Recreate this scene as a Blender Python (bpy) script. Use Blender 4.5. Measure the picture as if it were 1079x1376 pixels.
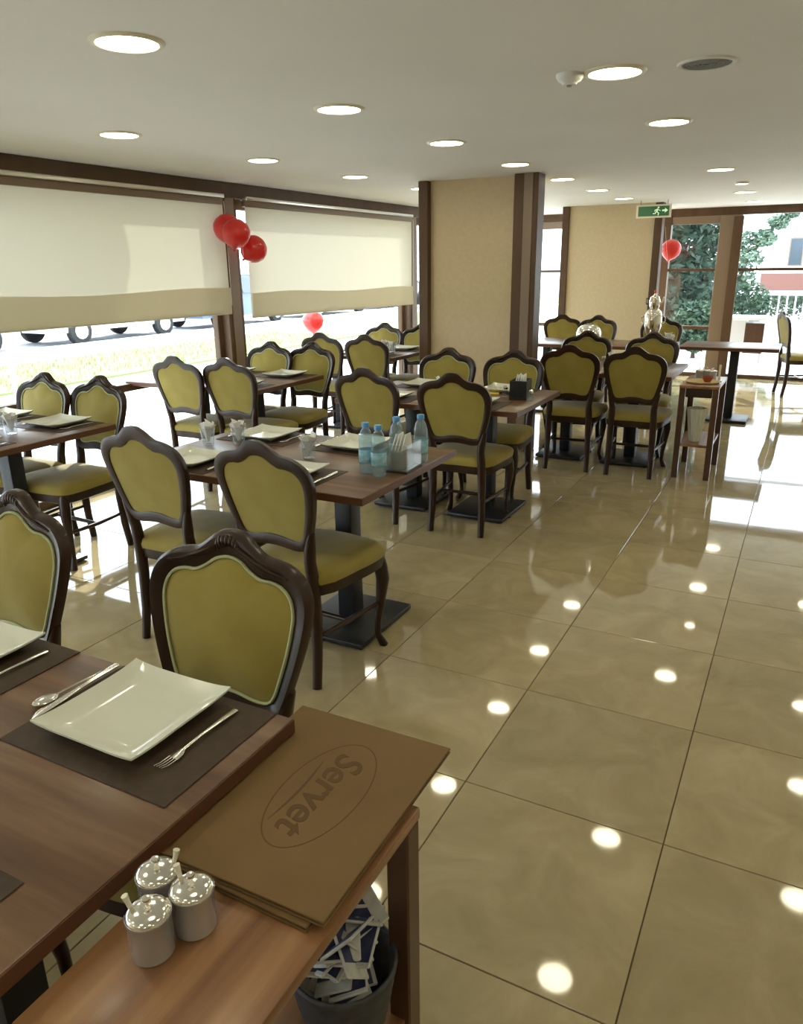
import bpy, bmesh, math, random
from mathutils import Vector, Matrix
random.seed(7)
PI = math.pi
for o in list(bpy.data.objects): bpy.data.objects.remove(o)
SC = bpy.context.scene
C = SC.collection

# ------------------------------------------------------------------ camera
cam_d = bpy.data.cameras.new('camera'); cam = bpy.data.objects.new('camera', cam_d); C.objects.link(cam)
R = Matrix(((0.885, -0.134, 0.446), (0.466, 0.283, -0.839), (-0.014, 0.950, 0.312)))
q = R.to_quaternion(); q.normalize()
cam.matrix_world = Matrix.Translation((0, 0, 1.55)) @ q.to_matrix().to_4x4()
cam_d.sensor_fit = 'HORIZONTAL'; cam_d.sensor_width = 36.0
cam_d.lens = 36.0 * 1008.8 / 1079.0
cam_d.clip_start = 0.05; cam_d.clip_end = 300
SC.camera = cam

# ------------------------------------------------------------------ world, sun, exposure
w = bpy.data.worlds.new('sky'); SC.world = w; w.use_nodes = True
bg = w.node_tree.nodes['Background']; bg.inputs[0].default_value = (0.80, 0.90, 1.0, 1); bg.inputs[1].default_value = 5.0
sd = bpy.data.lights.new('sun', 'SUN'); sd.energy = 5.6; sd.angle = 0.01; sd.color = (1, 0.95, 0.86)
sun = bpy.data.objects.new('sun', sd); C.objects.link(sun); sun.location = (-12, 10, 14)
sun.rotation_euler = Vector((0.50, -0.72, -0.46)).to_track_quat('-Z', 'Y').to_euler()
vs = SC.view_settings
vs.view_transform = 'Standard'; vs.look = 'None'; vs.gamma = 1.0; vs.exposure = 0.62
try: vs.use_curve_mapping = False
except Exception: pass
LAMP = 15.0          # radiance of a ceiling light's diffuser

# ------------------------------------------------------------------ materials
def mat(name, col, rough=0.5, metal=0.0, spec=0.5, noise=None, bump=None, coat=0.0, emis=None, trans=0.0, alpha=None, sheen=0.0):
    m = bpy.data.materials.new(name); m.use_nodes = True
    nt = m.node_tree; b = nt.nodes['Principled BSDF']
    b.inputs['Base Color'].default_value = (*col, 1); b.inputs['Roughness'].default_value = rough
    b.inputs['Metallic'].default_value = metal; b.inputs['Specular IOR Level'].default_value = spec
    b.inputs['Coat Weight'].default_value = coat; b.inputs['Transmission Weight'].default_value = trans
    b.inputs['Sheen Weight'].default_value = sheen
    if emis: b.inputs['Emission Color'].default_value = (*emis[0], 1); b.inputs['Emission Strength'].default_value = emis[1]
    tc = nt.nodes.new('ShaderNodeTexCoord')
    if noise:                                   # (scale, second colour, xyz stretch)
        mp = nt.nodes.new('ShaderNodeMapping'); mp.inputs['Scale'].default_value = noise[2] if len(noise) > 2 else (1, 1, 1)
        n = nt.nodes.new('ShaderNodeTexNoise'); n.inputs['Scale'].default_value = noise[0]; n.inputs['Detail'].default_value = 5
        r = nt.nodes.new('ShaderNodeValToRGB'); r.color_ramp.elements[0].position = .35; r.color_ramp.elements[1].position = .68
        r.color_ramp.elements[0].color = (*col, 1); r.color_ramp.elements[1].color = (*noise[1], 1)
        nt.links.new(tc.outputs['Object'], mp.inputs[0]); nt.links.new(mp.outputs[0], n.inputs['Vector'])
        nt.links.new(n.outputs['Fac'], r.inputs[0]); nt.links.new(r.outputs[0], b.inputs['Base Color'])
    if bump:                                    # (scale, strength, distance)
        n2 = nt.nodes.new('ShaderNodeTexNoise'); n2.inputs['Scale'].default_value = bump[0]; n2.inputs['Detail'].default_value = 3
        bp = nt.nodes.new('ShaderNodeBump'); bp.inputs['Strength'].default_value = bump[1]; bp.inputs['Distance'].default_value = bump[2]
        nt.links.new(tc.outputs['Object'], n2.inputs['Vector']); nt.links.new(n2.outputs['Fac'], bp.inputs['Height']); nt.links.new(bp.outputs[0], b.inputs['Normal'])
    return m

def clear(name, tint, gloss=0.045, rough=0.02, milk=0.0):
    """thin clear sheet: see-through with a fresnel reflection"""
    m = bpy.data.materials.new(name); m.use_nodes = True; nt = m.node_tree; nt.nodes.clear()
    out = nt.nodes.new('ShaderNodeOutputMaterial'); t = nt.nodes.new('ShaderNodeBsdfTransparent'); g = nt.nodes.new('ShaderNodeBsdfGlossy')
    t.inputs[0].default_value = (*tint, 1); g.inputs['Roughness'].default_value = rough
    ge = nt.nodes.new('ShaderNodeNewGeometry'); dt = nt.nodes.new('ShaderNodeVectorMath'); dt.operation = 'DOT_PRODUCT'
    nt.links.new(ge.outputs['Normal'], dt.inputs[0]); nt.links.new(ge.outputs['Incoming'], dt.inputs[1])
    def mth(op, a, b=None):
        k = nt.nodes.new('ShaderNodeMath'); k.operation = op
        for i, v in enumerate((a, b)):
            if v is None: continue
            if isinstance(v, (int, float)): k.inputs[i].default_value = v
            else: nt.links.new(v, k.inputs[i])
        return k
    ab = mth('ABSOLUTE', dt.outputs['Value']); om = mth('SUBTRACT', 1.0, ab.outputs[0]); pw = mth('POWER', om.outputs[0], 5.0)
    f = mth('MULTIPLY_ADD', pw.outputs[0], 1 - gloss); f.inputs[2].default_value = gloss
    mx = nt.nodes.new('ShaderNodeMixShader'); nt.links.new(f.outputs[0], mx.inputs[0])
    last = t
    if milk:
        d = nt.nodes.new('ShaderNodeBsdfDiffuse'); d.inputs[0].default_value = (*tint, 1)
        m0 = nt.nodes.new('ShaderNodeMixShader'); m0.inputs[0].default_value = milk
        nt.links.new(t.outputs[0], m0.inputs[1]); nt.links.new(d.outputs[0], m0.inputs[2]); last = m0
    nt.links.new(last.outputs[0], mx.inputs[1]); nt.links.new(g.outputs[0], mx.inputs[2]); nt.links.new(mx.outputs[0], out.inputs[0])
    return m

def cloth(name, col, transl, tcol):
    m = bpy.data.materials.new(name); m.use_nodes = True; nt = m.node_tree; nt.nodes.clear()
    out = nt.nodes.new('ShaderNodeOutputMaterial'); d = nt.nodes.new('ShaderNodeBsdfDiffuse'); t = nt.nodes.new('ShaderNodeBsdfTranslucent')
    d.inputs[0].default_value = (*col, 1); t.inputs[0].default_value = (*tcol, 1)
    mx = nt.nodes.new('ShaderNodeMixShader'); mx.inputs[0].default_value = transl
    nt.links.new(d.outputs[0], mx.inputs[1]); nt.links.new(t.outputs[0], mx.inputs[2]); nt.links.new(mx.outputs[0], out.inputs[0])
    return m

def grain(name, c1, c2, c3, stretch, rough=0.3, coat=0.2):
    m = bpy.data.materials.new(name); m.use_nodes = True; nt = m.node_tree; b = nt.nodes['Principled BSDF']
    tc = nt.nodes.new('ShaderNodeTexCoord'); mp = nt.nodes.new('ShaderNodeMapping'); mp.inputs['Scale'].default_value = stretch
    n = nt.nodes.new('ShaderNodeTexNoise'); n.inputs['Scale'].default_value = 1.0; n.inputs['Detail'].default_value = 7; n.inputs['Roughness'].default_value = .55
    r = nt.nodes.new('ShaderNodeValToRGB'); e = r.color_ramp.elements
    e[0].position = .3; e[0].color = (*c1, 1); e[1].position = .72; e[1].color = (*c3, 1); k = e.new(.5); k.color = (*c2, 1)
    nt.links.new(tc.outputs['Object'], mp.inputs[0]); nt.links.new(mp.outputs[0], n.inputs['Vector']); nt.links.new(n.outputs['Fac'], r.inputs[0]); nt.links.new(r.outputs[0], b.inputs['Base Color'])
    b.inputs['Roughness'].default_value = rough; b.inputs['Coat Weight'].default_value = coat; b.inputs['Coat Roughness'].default_value = .15
    return m

M = {}
M['chair_wood'] = mat('dark_stained_wood', (.018, .008, .004), .36, spec=.32, noise=(6, (.034, .014, .007), (1, 1, .3)), coat=.08)
M['fabric'] = mat('olive_velour', (.275, .215, .045), .85, spec=.15, noise=(9, (.315, .252, .060)), bump=(260, .25, .002), sheen=.25)
M['piping'] = mat('piping_cord', (.42, .46, .26), .7)
M['table_top'] = grain('walnut_laminate', (.080, .036, .018), (.145, .074, .038), (.235, .138, .078), (1.3, 15, 15), .33, .12)
M['stand_top'] = grain('walnut_laminate_lengthwise', (.120, .050, .020), (.26, .122, .050), (.42, .235, .115), (17, 1.1, 17), .33, .12)
M['edge'] = mat('edge_band', (.11, .042, .02), .35)
M['black'] = mat('black_powder_coat', (.012, .013, .016), .45, bump=(300, .2, .001))
M['mat'] = mat('place_mat_leather', (.050, .031, .018), .55, spec=.3, noise=(40, (.062, .042, .028)), bump=(500, .25, .001))
M['menu'] = mat('menu_leatherette', (.165, .100, .040), .6, spec=.22, noise=(5, (.195, .120, .050)), bump=(600, .25, .001))
M['emboss'] = mat('embossed_print', (.118, .070, .028), .65, spec=.2)
M['page'] = mat('menu_pages', (.30, .25, .18), .8)
M['ceramic'] = mat('white_glazed_ceramic', (.70, .72, .63), .12, coat=.4)
M['steel'] = mat('brushed_steel', (.60, .61, .64), .26, .6, bump=(200, .1, .0005))
M['chrome'] = mat('polished_cutlery_steel', (.75, .73, .68), .14, 1.0)
M['ceil'] = mat('ceiling_paint', (.80, .79, .76), .75, noise=(1.2, (.83, .82, .79)))
M['cream'] = mat('beige_wallpaper', (.62, .495, .315), .8, noise=(30, (.66, .53, .345)), bump=(140, .3, .003))
M['wallp'] = mat('plain_wall_paint', (.66, .58, .45), .8)
M['frame'] = mat('brown_frame', (.095, .055, .032), .45, spec=.25, noise=(8, (.125, .074, .043), (1, 1, .15)))
M['frame_taupe'] = mat('taupe_trim', (.23, .165, .115), .45)  # a taupe of its own, paler than the brown frame
M['alu'] = mat('satin_aluminium', (.78, .77, .72), .3, .9)
M['blind'] = cloth('roller_blind_fabric', (.70, .65, .53), .15, (.80, .76, .62))
M['hem'] = cloth('roller_blind_hem', (.70, .65, .52), .34, (.80, .74, .58))
M['glass'] = clear('window_glass', (.95, .98, .98))
M['pvc'] = clear('thin_bottle_plastic', (.72, .86, .93), milk=.16)
M['acrylic'] = clear('acrylic_sheet', (.86, .89, .88), milk=.12)
M['tumbler'] = clear('drinking_glass', (.93, .95, .96), milk=.05)
M['blue'] = mat('bottle_label_blue', (.12, .42, .62), .4, noise=(40, (.45, .68, .78)))
M['capblue'] = mat('blue_bottle_cap', (.08, .30, .60), .4)
M['napkin'] = mat('white_paper_napkin', (.80, .80, .78), .9)
M['yellow'] = mat('yellow_napkin', (.75, .55, .06), .8)
M['red'] = mat('red_balloon_latex', (.72, .02, .018), .28, coat=.3)
M['diff'] = mat('light_diffuser', (.9, .88, .8), .5, emis=((1.0, .92, .66), LAMP))
M['trim'] = mat('light_trim', (.80, .74, .58), .4)
M['white'] = mat('white_plastic', (.72, .72, .70), .4)
M['greyp'] = mat('grey_grille', (.24, .24, .23), .6)
M['green'] = mat('exit_green', (.02, .12, .045), .4, emis=((.03, .22, .08), .08))
M['greenl'] = mat('exit_light_green', (.75, .9, .7), .5, emis=((.6, .85, .5), .3))
M['darkbasket'] = mat('dark_grey_wicker', (.035, .036, .042), .6, noise=(40, (.07, .07, .08)))
M['sach_w'] = mat('sachet_white_paper', (.62, .62, .58), .6, noise=(60, (.50, .50, .48)))
M['sach_b'] = mat('sachet_navy_print', (.022, .03, .10), .5, noise=(50, (.06, .07, .14)))
M['tree'] = mat('conifer_needles', (.010, .028, .017), .8, noise=(3, (.022, .052, .028)))
M['bush'] = mat('shrub_leaves', (.03, .065, .04), .8, noise=(3, (.055, .10, .05)))
M['pale_leaf'] = mat('pale_leaves', (.10, .17, .12), .8, noise=(3, (.16, .24, .16)))
M['bark'] = mat('bark', (.08, .05, .03), .9)
M['grass'] = mat('lawn_grass', (.16, .34, .05), .9, noise=(6, (.22, .42, .08)))
M['pave'] = mat('pale_paving', (.55, .54, .51), .8, noise=(2, (.62, .61, .58)))
M['asphalt'] = mat('grey_asphalt', (.30, .31, .33), .9, noise=(20, (.36, .37, .38)))
M['plaster'] = mat('white_plaster', (.80, .80, .78), .8)
M['roof'] = mat('terracotta_roof', (.40, .16, .09), .8)
M['brick'] = mat('salmon_parapet', (.17, .075, .06), .8)
M['stone'] = mat('grey_stone_facing', (.13, .12, .115), .8, noise=(4, (.18, .17, .16)))
M['dglass'] = mat('dark_far_window', (.06, .08, .10), .15)
M['wmetal'] = mat('white_painted_metal', (.75, .75, .75), .4)
M['tyre'] = mat('tyre_rubber', (.02, .02, .02), .8)
M['canvas'] = mat('cream_sunshade_canvas', (.62, .56, .44), .85)
M['terracotta'] = mat('red_clay', (.35, .07, .03), .5)
M['bread'] = mat('pale_bread_tray', (.62, .48, .24), .7)
M['candle'] = mat('ivory_wax', (.75, .70, .55), .6)
CARCOL = {'white': (.75, .75, .76), 'silver': (.45, .47, .50), 'grey': (.12, .13, .15), 'blue': (.08, .13, .25), 'beige': (.55, .50, .42)}
for k, c in CARCOL.items(): M['car_' + k] = mat('car_paint_' + k, c, .25, coat=.5)

# polished stone tile: soft clouds and veins, each tile shifted by its own random
def tile_material():
    m = bpy.data.materials.new('polished_marble_tile'); m.use_nodes = True; nt = m.node_tree; b = nt.nodes['Principled BSDF']
    oi = nt.nodes.new('ShaderNodeObjectInfo'); tc = nt.nodes.new('ShaderNodeTexCoord')
    sc = nt.nodes.new('ShaderNodeVectorMath'); sc.operation = 'SCALE'; sc.inputs[0].default_value = (37, 91, 13); nt.links.new(oi.outputs['Random'], sc.inputs['Scale'])
    ad = nt.nodes.new('ShaderNodeVectorMath'); ad.operation = 'ADD'; nt.links.new(tc.outputs['Object'], ad.inputs[0]); nt.links.new(sc.outputs[0], ad.inputs[1])
    n = nt.nodes.new('ShaderNodeTexNoise'); n.inputs['Scale'].default_value = 4.2; n.inputs['Detail'].default_value = 8; n.inputs['Roughness'].default_value = .62; n.inputs['Distortion'].default_value = .8
    nt.links.new(ad.outputs[0], n.inputs['Vector'])
    r = nt.nodes.new('ShaderNodeValToRGB'); e = r.color_ramp.elements
    e[0].position = .28; e[0].color = (.320, .262, .142, 1); e[1].position = .75; e[1].color = (.470, .395, .240, 1); k = e.new(.52); k.color = (.395, .325, .185, 1)
    nt.links.new(n.outputs['Fac'], r.inputs[0])
    mr = nt.nodes.new('ShaderNodeMapRange'); mr.inputs[3].default_value = .92; mr.inputs[4].default_value = 1.08; nt.links.new(oi.outputs['Random'], mr.inputs[0])
    mu = nt.nodes.new('ShaderNodeVectorMath'); mu.operation = 'SCALE'; nt.links.new(r.outputs[0], mu.inputs[0]); nt.links.new(mr.outputs[0], mu.inputs['Scale'])
    nt.links.new(mu.outputs[0], b.inputs['Base Color'])
    b.inputs['Roughness'].default_value = .045; b.inputs['IOR'].default_value = 1.55
    n2 = nt.nodes.new('ShaderNodeTexNoise'); n2.inputs['Scale'].default_value = 5; n2.inputs['Detail'].default_value = 1; nt.links.new(ad.outputs[0], n2.inputs['Vector'])
    bp = nt.nodes.new('ShaderNodeBump'); bp.inputs['Strength'].default_value = .05; bp.inputs['Distance'].default_value = .004
    nt.links.new(n2.outputs['Fac'], bp.inputs['Height']); nt.links.new(bp.outputs[0], b.inputs['Normal'])
    return m
M['tile'] = tile_material()
M['grout'] = mat('dark_grout', (.085, .065, .035), .9)

# ------------------------------------------------------------------ mesh helpers
def B(): return bmesh.new()
def box(bm, x0, x1, y0, y1, z0, z1, bev=0.0, seg=2):
    vs_ = [bm.verts.new(p) for p in ((x0, y0, z0), (x1, y0, z0), (x1, y1, z0), (x0, y1, z0), (x0, y0, z1), (x1, y0, z1), (x1, y1, z1), (x0, y1, z1))]
    fs = [bm.faces.new([vs_[i] for i in f]) for f in ((0, 3, 2, 1), (4, 5, 6, 7), (0, 1, 5, 4), (1, 2, 6, 5), (2, 3, 7, 6), (3, 0, 4, 7))]
    if bev > 0:
        ed = set(); [ed.update(f.edges) for f in fs]
        bmesh.ops.bevel(bm, geom=list(ed), offset=bev, segments=seg, affect='EDGES', profile=.5)
    return bm
def lathe(bm, prof, cx=0, cy=0, n=24, z0=0, sy=1.0):
    rings = []
    for r, z in prof:
        if r < 1e-6: rings.append([bm.verts.new((cx, cy, z0 + z))])
        else: rings.append([bm.verts.new((cx + r * math.cos(2 * PI * i / n), cy + sy * r * math.sin(2 * PI * i / n), z0 + z)) for i in range(n)])
    for a, b in zip(rings, rings[1:]):
        for i in range(n):
            j = (i + 1) % n
            if len(a) == 1 and len(b) == 1: continue
            if len(a) == 1: bm.faces.new((a[0], b[j], b[i]))
            elif len(b) == 1: bm.faces.new((a[i], a[j], b[0]))
            else: bm.faces.new((a[i], a[j], b[j], b[i]))
    return bm
def sweep(bm, pts, rad, n=8, closed=False, sq=None, rot=0.0):
    """tube along pts; rad number or list (or list of (ra, rb)); caps when open"""
    pts = [Vector(p) for p in pts]; N = len(pts)
    if not isinstance(rad, (list, tuple)): rad = [rad] * N
    T = []
    for i in range(N):
        a = pts[(i - 1) % N] if (closed or i > 0) else pts[i]; b = pts[(i + 1) % N] if (closed or i < N - 1) else pts[i]
        T.append((b - a).normalized())
    up = Vector((0, 0, 1)) if abs(T[0].z) < .9 else Vector((0, 1, 0))
    u = (up - T[0] * up.dot(T[0])).normalized(); rings = []
    for i in range(N):
        u = (u - T[i] * u.dot(T[i])).normalized(); v = T[i].cross(u)
        ra, rb = rad[i] if isinstance(rad[i], (tuple, list)) else (rad[i], rad[i])
        ring = []
        for k in range(n):
            a = 2 * PI * k / n + rot
            ring.append(bm.verts.new(pts[i] + u * (ra * math.cos(a)) + v * (rb * math.sin(a))))
        rings.append(ring)
    for i in range(N if closed else N - 1):
        a, b = rings[i], rings[(i + 1) % N]
        for k in range(n): bm.faces.new((a[k], a[(k + 1) % n], b[(k + 1) % n], b[k]))
    if not closed:
        bm.faces.new(rings[0][::-1]); bm.faces.new(rings[-1])
    return bm
def prism(bm, poly, z0, z1):
    lo = [bm.verts.new((x, y, z0)) for x, y in poly]; hi = [bm.verts.new((x, y, z1)) for x, y in poly]
    n = len(poly); bm.faces.new(lo[::-1]); bm.faces.new(hi)
    for i in range(n): bm.faces.new((lo[i], lo[(i + 1) % n], hi[(i + 1) % n], hi[i]))
    return bm
def ball(bm, c, r, n=16, m=10, sx=1, sy=1, sz=1):
    prof = [(r * math.sin(PI * i / m), -r * math.cos(PI * i / m)) for i in range(m + 1)]
    k = len(bm.verts); lathe(bm, prof, n=n); bm.verts.ensure_lookup_table()
    for v in list(bm.verts)[k:]: v.co = Vector((v.co.x * sx + c[0], v.co.y * sy + c[1], v.co.z * sz + c[2]))
    return bm
def crom(P, k):
    """closed Catmull-Rom through tuples, k samples per span"""
    n = len(P); out = []
    for i in range(n):
        p0, p1, p2, p3 = P[i - 1], P[i], P[(i + 1) % n], P[(i + 2) % n]
        for s in range(k):
            t = s / k
            out.append(tuple(.5 * (2 * b + (c - a) * t + (2 * a - 5 * b + 4 * c - d) * t * t + (-a + 3 * b - 3 * c + d) * t ** 3) for a, b, c, d in zip(p0, p1, p2, p3)))
    return out
def mesh(name, bm, smooth=35):
    bmesh.ops.recalc_face_normals(bm, faces=bm.faces)
    me = bpy.data.meshes.new(name); bm.to_mesh(me); bm.free()
    if smooth:
        me.polygons.foreach_set('use_smooth', [True] * len(me.polygons)); me.set_sharp_from_angle(angle=math.radians(smooth))
    return me
def obj(name, bm, m, parent=None, smooth=35, loc=None):
    me = bm if isinstance(bm, bpy.types.Mesh) else mesh(name, bm, smooth)
    if m and not me.materials: me.materials.append(M[m] if isinstance(m, str) else m)
    o = bpy.data.objects.new(name, me); C.objects.link(o)
    if parent: o.parent = parent
    if loc: o.location = loc
    return o
def tag(o, label, cat, group=None):
    o['label'] = label; o['category'] = cat
    if group: o['group'] = group
    return o
def thing(name, label, cat, loc=(0, 0, 0), rz=0.0, group=None):
    o = bpy.data.objects.new(name, None); C.objects.link(o); o.empty_display_size = .1
    o.location = loc; o.rotation_euler = (0, 0, rz)
    return tag(o, label, cat, group)
def struct(name, bm, m, parent=None, smooth=None):
    o = obj(name, bm, m, parent, smooth)
    if not parent: o['kind'] = 'structure'
    return o
def sroot(name, loc=(0, 0, 0)):
    o = bpy.data.objects.new(name, None); C.objects.link(o); o.location = loc; o['kind'] = 'structure'; return o
def dup(root, loc, rz, label, group=None):
    r = root.copy(); C.objects.link(r); r.location = loc; r.rotation_euler = (0, 0, rz); r['label'] = label
    if group: r['group'] = group
    for ch in list(root.children):
        c = ch.copy(); C.objects.link(c); c.parent = r
        for g in ch.children:
            d = g.copy(); C.objects.link(d); d.parent = c
    return r
class Kind:
    """first placement builds the thing, later ones copy it"""
    def __init__(s, f): s.f = f; s.o = None
    def put(s, loc, rz, label, group=None):
        if s.o is None:
            s.o = s.f(); s.o.location = loc; s.o.rotation_euler = (0, 0, rz); s.o['label'] = label
            if group: s.o['group'] = group
            return s.o
        return dup(s.o, loc, rz, label, group)

# ------------------------------------------------------------------ the setting
HC = 2.22                                    # ceiling
X0, X1, Y0, Y1 = -4.46, 2.34, -2.96, 11.40   # inside faces of the room
fl = struct('floor', box(B(), X0 - .06, X1, Y0, Y1 + .06, -.09, -.0035), 'grout')
J = .0032
def cuts(a, b, o):
    k = math.ceil((a - o) / .6); L = [a]
    while o + .6 * k < b - .02:
        if o + .6 * k > a + .02: L.append(o + .6 * k)
        k += 1
    return L + [b]
tile_meshes = {}
cx_, cy_ = cuts(X0, X1, -.165), cuts(Y0, Y1, 1.242)
for i in range(len(cx_) - 1):
    for j in range(len(cy_) - 1):
        a, b, c, d = cx_[i], cx_[i + 1], cy_[j], cy_[j + 1]
        key = (round(b - a, 3), round(d - c, 3))
        if key not in tile_meshes:
            hx, hy = (b - a - J) / 2, (d - c - J) / 2
            me_ = mesh('tile', box(B(), -hx, hx, -hy, hy, -.009, 0, .0012, 1), None); me_.materials.append(M['tile']); tile_meshes[key] = me_
        obj('tile', tile_meshes[key], None, fl, loc=((a + b) / 2, (c + d) / 2, 0))
struct('ceiling', box(B(), X0 - .10, X1 + .1, Y0 - .1, Y1 + .12, HC, HC + .12), 'ceil')
struct('wall_right', box(B(), X1, X1 + .1, Y0, Y1 + .1, -.09, HC), 'wallp')
struct('wall_front', box(B(), X0, X1, Y0 - .1, Y0, -.09, HC), 'wallp')

def sheetx(x, a, b, c, d):
    bm = B(); bm.faces.new([bm.verts.new(p) for p in ((x, a, c), (x, b, c), (x, b, d), (x, a, d))]); return bm
def sheety(y, a, b, c, d):
    bm = B(); bm.faces.new([bm.verts.new(p) for p in ((a, y, c), (b, y, c), (b, y, d), (a, y, d))]); return bm
# window wall on the left: brown header, posts, a rail at table height, glass down to the floor
struct('wall_left', box(B(), X0 - .08, X0 + .06, Y0, Y1, 2.10, HC, .004, 1), 'frame', smooth=35)
POST = [(-2.96, -2.84), (-1.36, -1.16), (1.84, 2.04), (5.17, 5.37), (8.55, 8.76), (11.22, 11.40)]
for k, (a, b) in enumerate(POST):
    p = struct('trim_%d' % (k + 1), box(B(), X0 - .08, X0 + .07, a, b, 0, 2.10, .006, 1), 'frame', smooth=35)
    box_in = obj('cover_strip', box(B(), X0 + .07, X0 + .082, a + .045, b - .045, 0, 2.10, .003, 1), 'frame_taupe', p)
for k in range(len(POST) - 1):
    a, b = POST[k][1], POST[k + 1][0]
    wr = sroot('window_%d' % (k + 1), (X0, (a + b) / 2, 0)); h = (b - a) / 2
    obj('bottom_rail', box(B(), -.05, .03, -h, h, 0, .06, .004, 1), 'frame', wr)
    obj('middle_rail', box(B(), -.05, .03, -h, h, .68, .735, .004, 1), 'frame', wr)
    obj('top_rail', box(B(), -.07, -.01, -h, h, 2.02, 2.10, .004, 1), 'frame', wr)
    for s in (-1, 1): obj('side_rail', box(B(), -.07, -.01, min(s * h, s * h - s * .06), max(s * h, s * h - s * .06), .06, 2.02, .004, 1), 'frame', wr)
    obj('pane', sheetx(-.032, -h + .06, h - .06, .06, .68), 'glass', wr, None)
    obj('pane', sheetx(-.032, -h + .06, h - .06, .735, 2.02), 'glass', wr, None)

# glazing at the far end
struct('wall_back', box(B(), X0, X1, Y1, Y1 + .12, 2.12, HC, .004, 1), 'frame', smooth=35)
BP = [(-4.46, -4.30), (-3.10, -2.98), (-1.95, -1.83), (-1.215, -.945), (.75, .90), (2.20, 2.34)]
for k, (a, b) in enumerate(BP):
    p = struct('trim_%d' % (k + 20), box(B(), a, b, Y1 - .03, Y1 + .10, 0, 2.12, .006, 1), 'frame_taupe' if k == 3 else 'frame', smooth=35)
    if k == 3: obj('door_stile', box(B(), a + .17, b + .02, Y1 - .06, Y1 - .03, 0, 2.10, .004, 1), 'frame', p)
for k in range(len(BP) - 1):
    a, b = BP[k][1], BP[k + 1][0]
    wr = sroot('window_%d' % (k + 20), ((a + b) / 2, Y1, 0)); h = (b - a) / 2
    top = 2.12
    if k < 3: obj('top_rail', box(B(), -h, h, .0, .07, 2.02, 2.12, .004, 1), 'frame_taupe', wr); top = 2.02
    obj('middle_rail', box(B(), -h, h, .0, .06, 1.415, 1.452, .004, 1), 'frame', wr)
    obj('bottom_rail', box(B(), -h, h, .0, .06, 0, .05, .004, 1), 'frame', wr)
    if k < 3: obj('middle_rail', box(B(), -h, h, .0, .06, .64, .69, .004, 1), 'frame', wr)
    obj('pane', sheety(.033, -h, h, .05, 1.415), 'glass', wr, None)
    obj('pane', sheety(.033, -h, h, 1.452, top), 'glass', wr, None)

# beige pillars with brown trim
p = struct('wall_pillar', box(B(), -2.99, -2.19, 6.22, 6.85, 0, HC), 'cream')
obj('corner_post', box(B(), -3.075, -2.985, 6.16, 6.93, 0, HC, .006, 1), 'frame', p)
q_ = obj('corner_post', box(B(), -2.20, -2.00, 6.10, 6.27, 0, HC, .006, 1), 'frame', p)
obj('light_strip', box(B(), -2.115, -2.04, 6.092, 6.10, 0, HC, .002, 1), 'frame_taupe', q_)
obj('skirting', box(B(), -2.985, -2.20, 6.205, 6.22, 0, .10, .004, 1), 'frame', p)
p = struct('wall_pillar_far', box(B(), -2.84, -1.80, 9.97, 10.45, 0, HC), 'cream')
obj('corner_post', box(B(), -2.93, -2.84, 9.94, 10.48, 0, HC, .006, 1), 'frame', p)
obj('corner_post', box(B(), -1.80, -1.71, 9.94, 10.12, 0, HC, .006, 1), 'frame', p)
obj('skirting', box(B(), -2.84, -1.80, 9.955, 9.97, 0, .10, .004, 1), 'frame', p)

# ------------------------------------------------------------------ roller blinds
def blind(y0, y1, zb0, zb1, label):
    xb = -4.335; t = thing('roller_blind', label, 'blind', (xb, (y0 + y1) / 2, 0), 0, 'cream roller blinds on the window wall'); h = (y1 - y0) / 2
    obj('head_rail', box(B(), -.045, .03, -h, h, 2.085, 2.115, .006, 2), 'alu', t)
    obj('valance', box(B(), -.035, .012, -h, h, 2.035, 2.085, .008, 2), 'frame_taupe', t)
    def sheet(za, zb, off, amp, m, nm, seedk):
        bm = B(); ny, nz = 110, 14; G = []
        for i in range(ny + 1):
            y = -h + 2 * h * i / ny; row = []
            for j in range(nz + 1):
                f = j / nz; lo = zb(i / ny); z = za(i / ny) + (lo - za(i / ny)) * f
                wob = amp * f * (math.sin(y * 9 + seedk) * .5 + math.sin(y * 4.1 + 2 * seedk) + .6 * math.sin(y * 17.3 + seedk * 3))
                row.append((off + wob, y, z))
            G.append(row)
        fr = [[bm.verts.new(p) for p in r] for r in G]
        for i in range(ny):
            for j in range(nz): bm.faces.new((fr[i][j], fr[i + 1][j], fr[i + 1][j + 1], fr[i][j + 1]))
        return obj(nm, bm, m, t, 60)
    lo = lambda u: zb0 + (zb1 - zb0) * u
    hem = lambda u: lo(u) + .20 + .012 * math.sin(u * 9) 
    sheet(lambda u: 2.045, lo, 0, .004, 'blind', 'fabric', y0)
    sheet(lambda u: hem(u), lo, .016, .002, 'hem', 'hem_band', y0 + 1)
    bm = B(); sweep(bm, [(.006, -h, lo(0)), (.006, h, lo(1))], .009, 8); obj('bottom_bar', bm, 'blind', t)
    bm = B(); sweep(bm, [(.035, h - .02, 2.06), (.035, h - .02, 1.25)], .0025, 6); obj('pull_chain', bm, 'white', t)
blind(2.08, 5.13, 1.205, 1.185, 'long cream roller blind left of the red balloons')
blind(5.41, 8.50, 1.135, 1.10, 'cream roller blind between the red balloons and the pillar')
blind(-1.12, 1.80, 1.20, 1.20, 'cream roller blind nearest the camera, outside the left edge')

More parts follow.
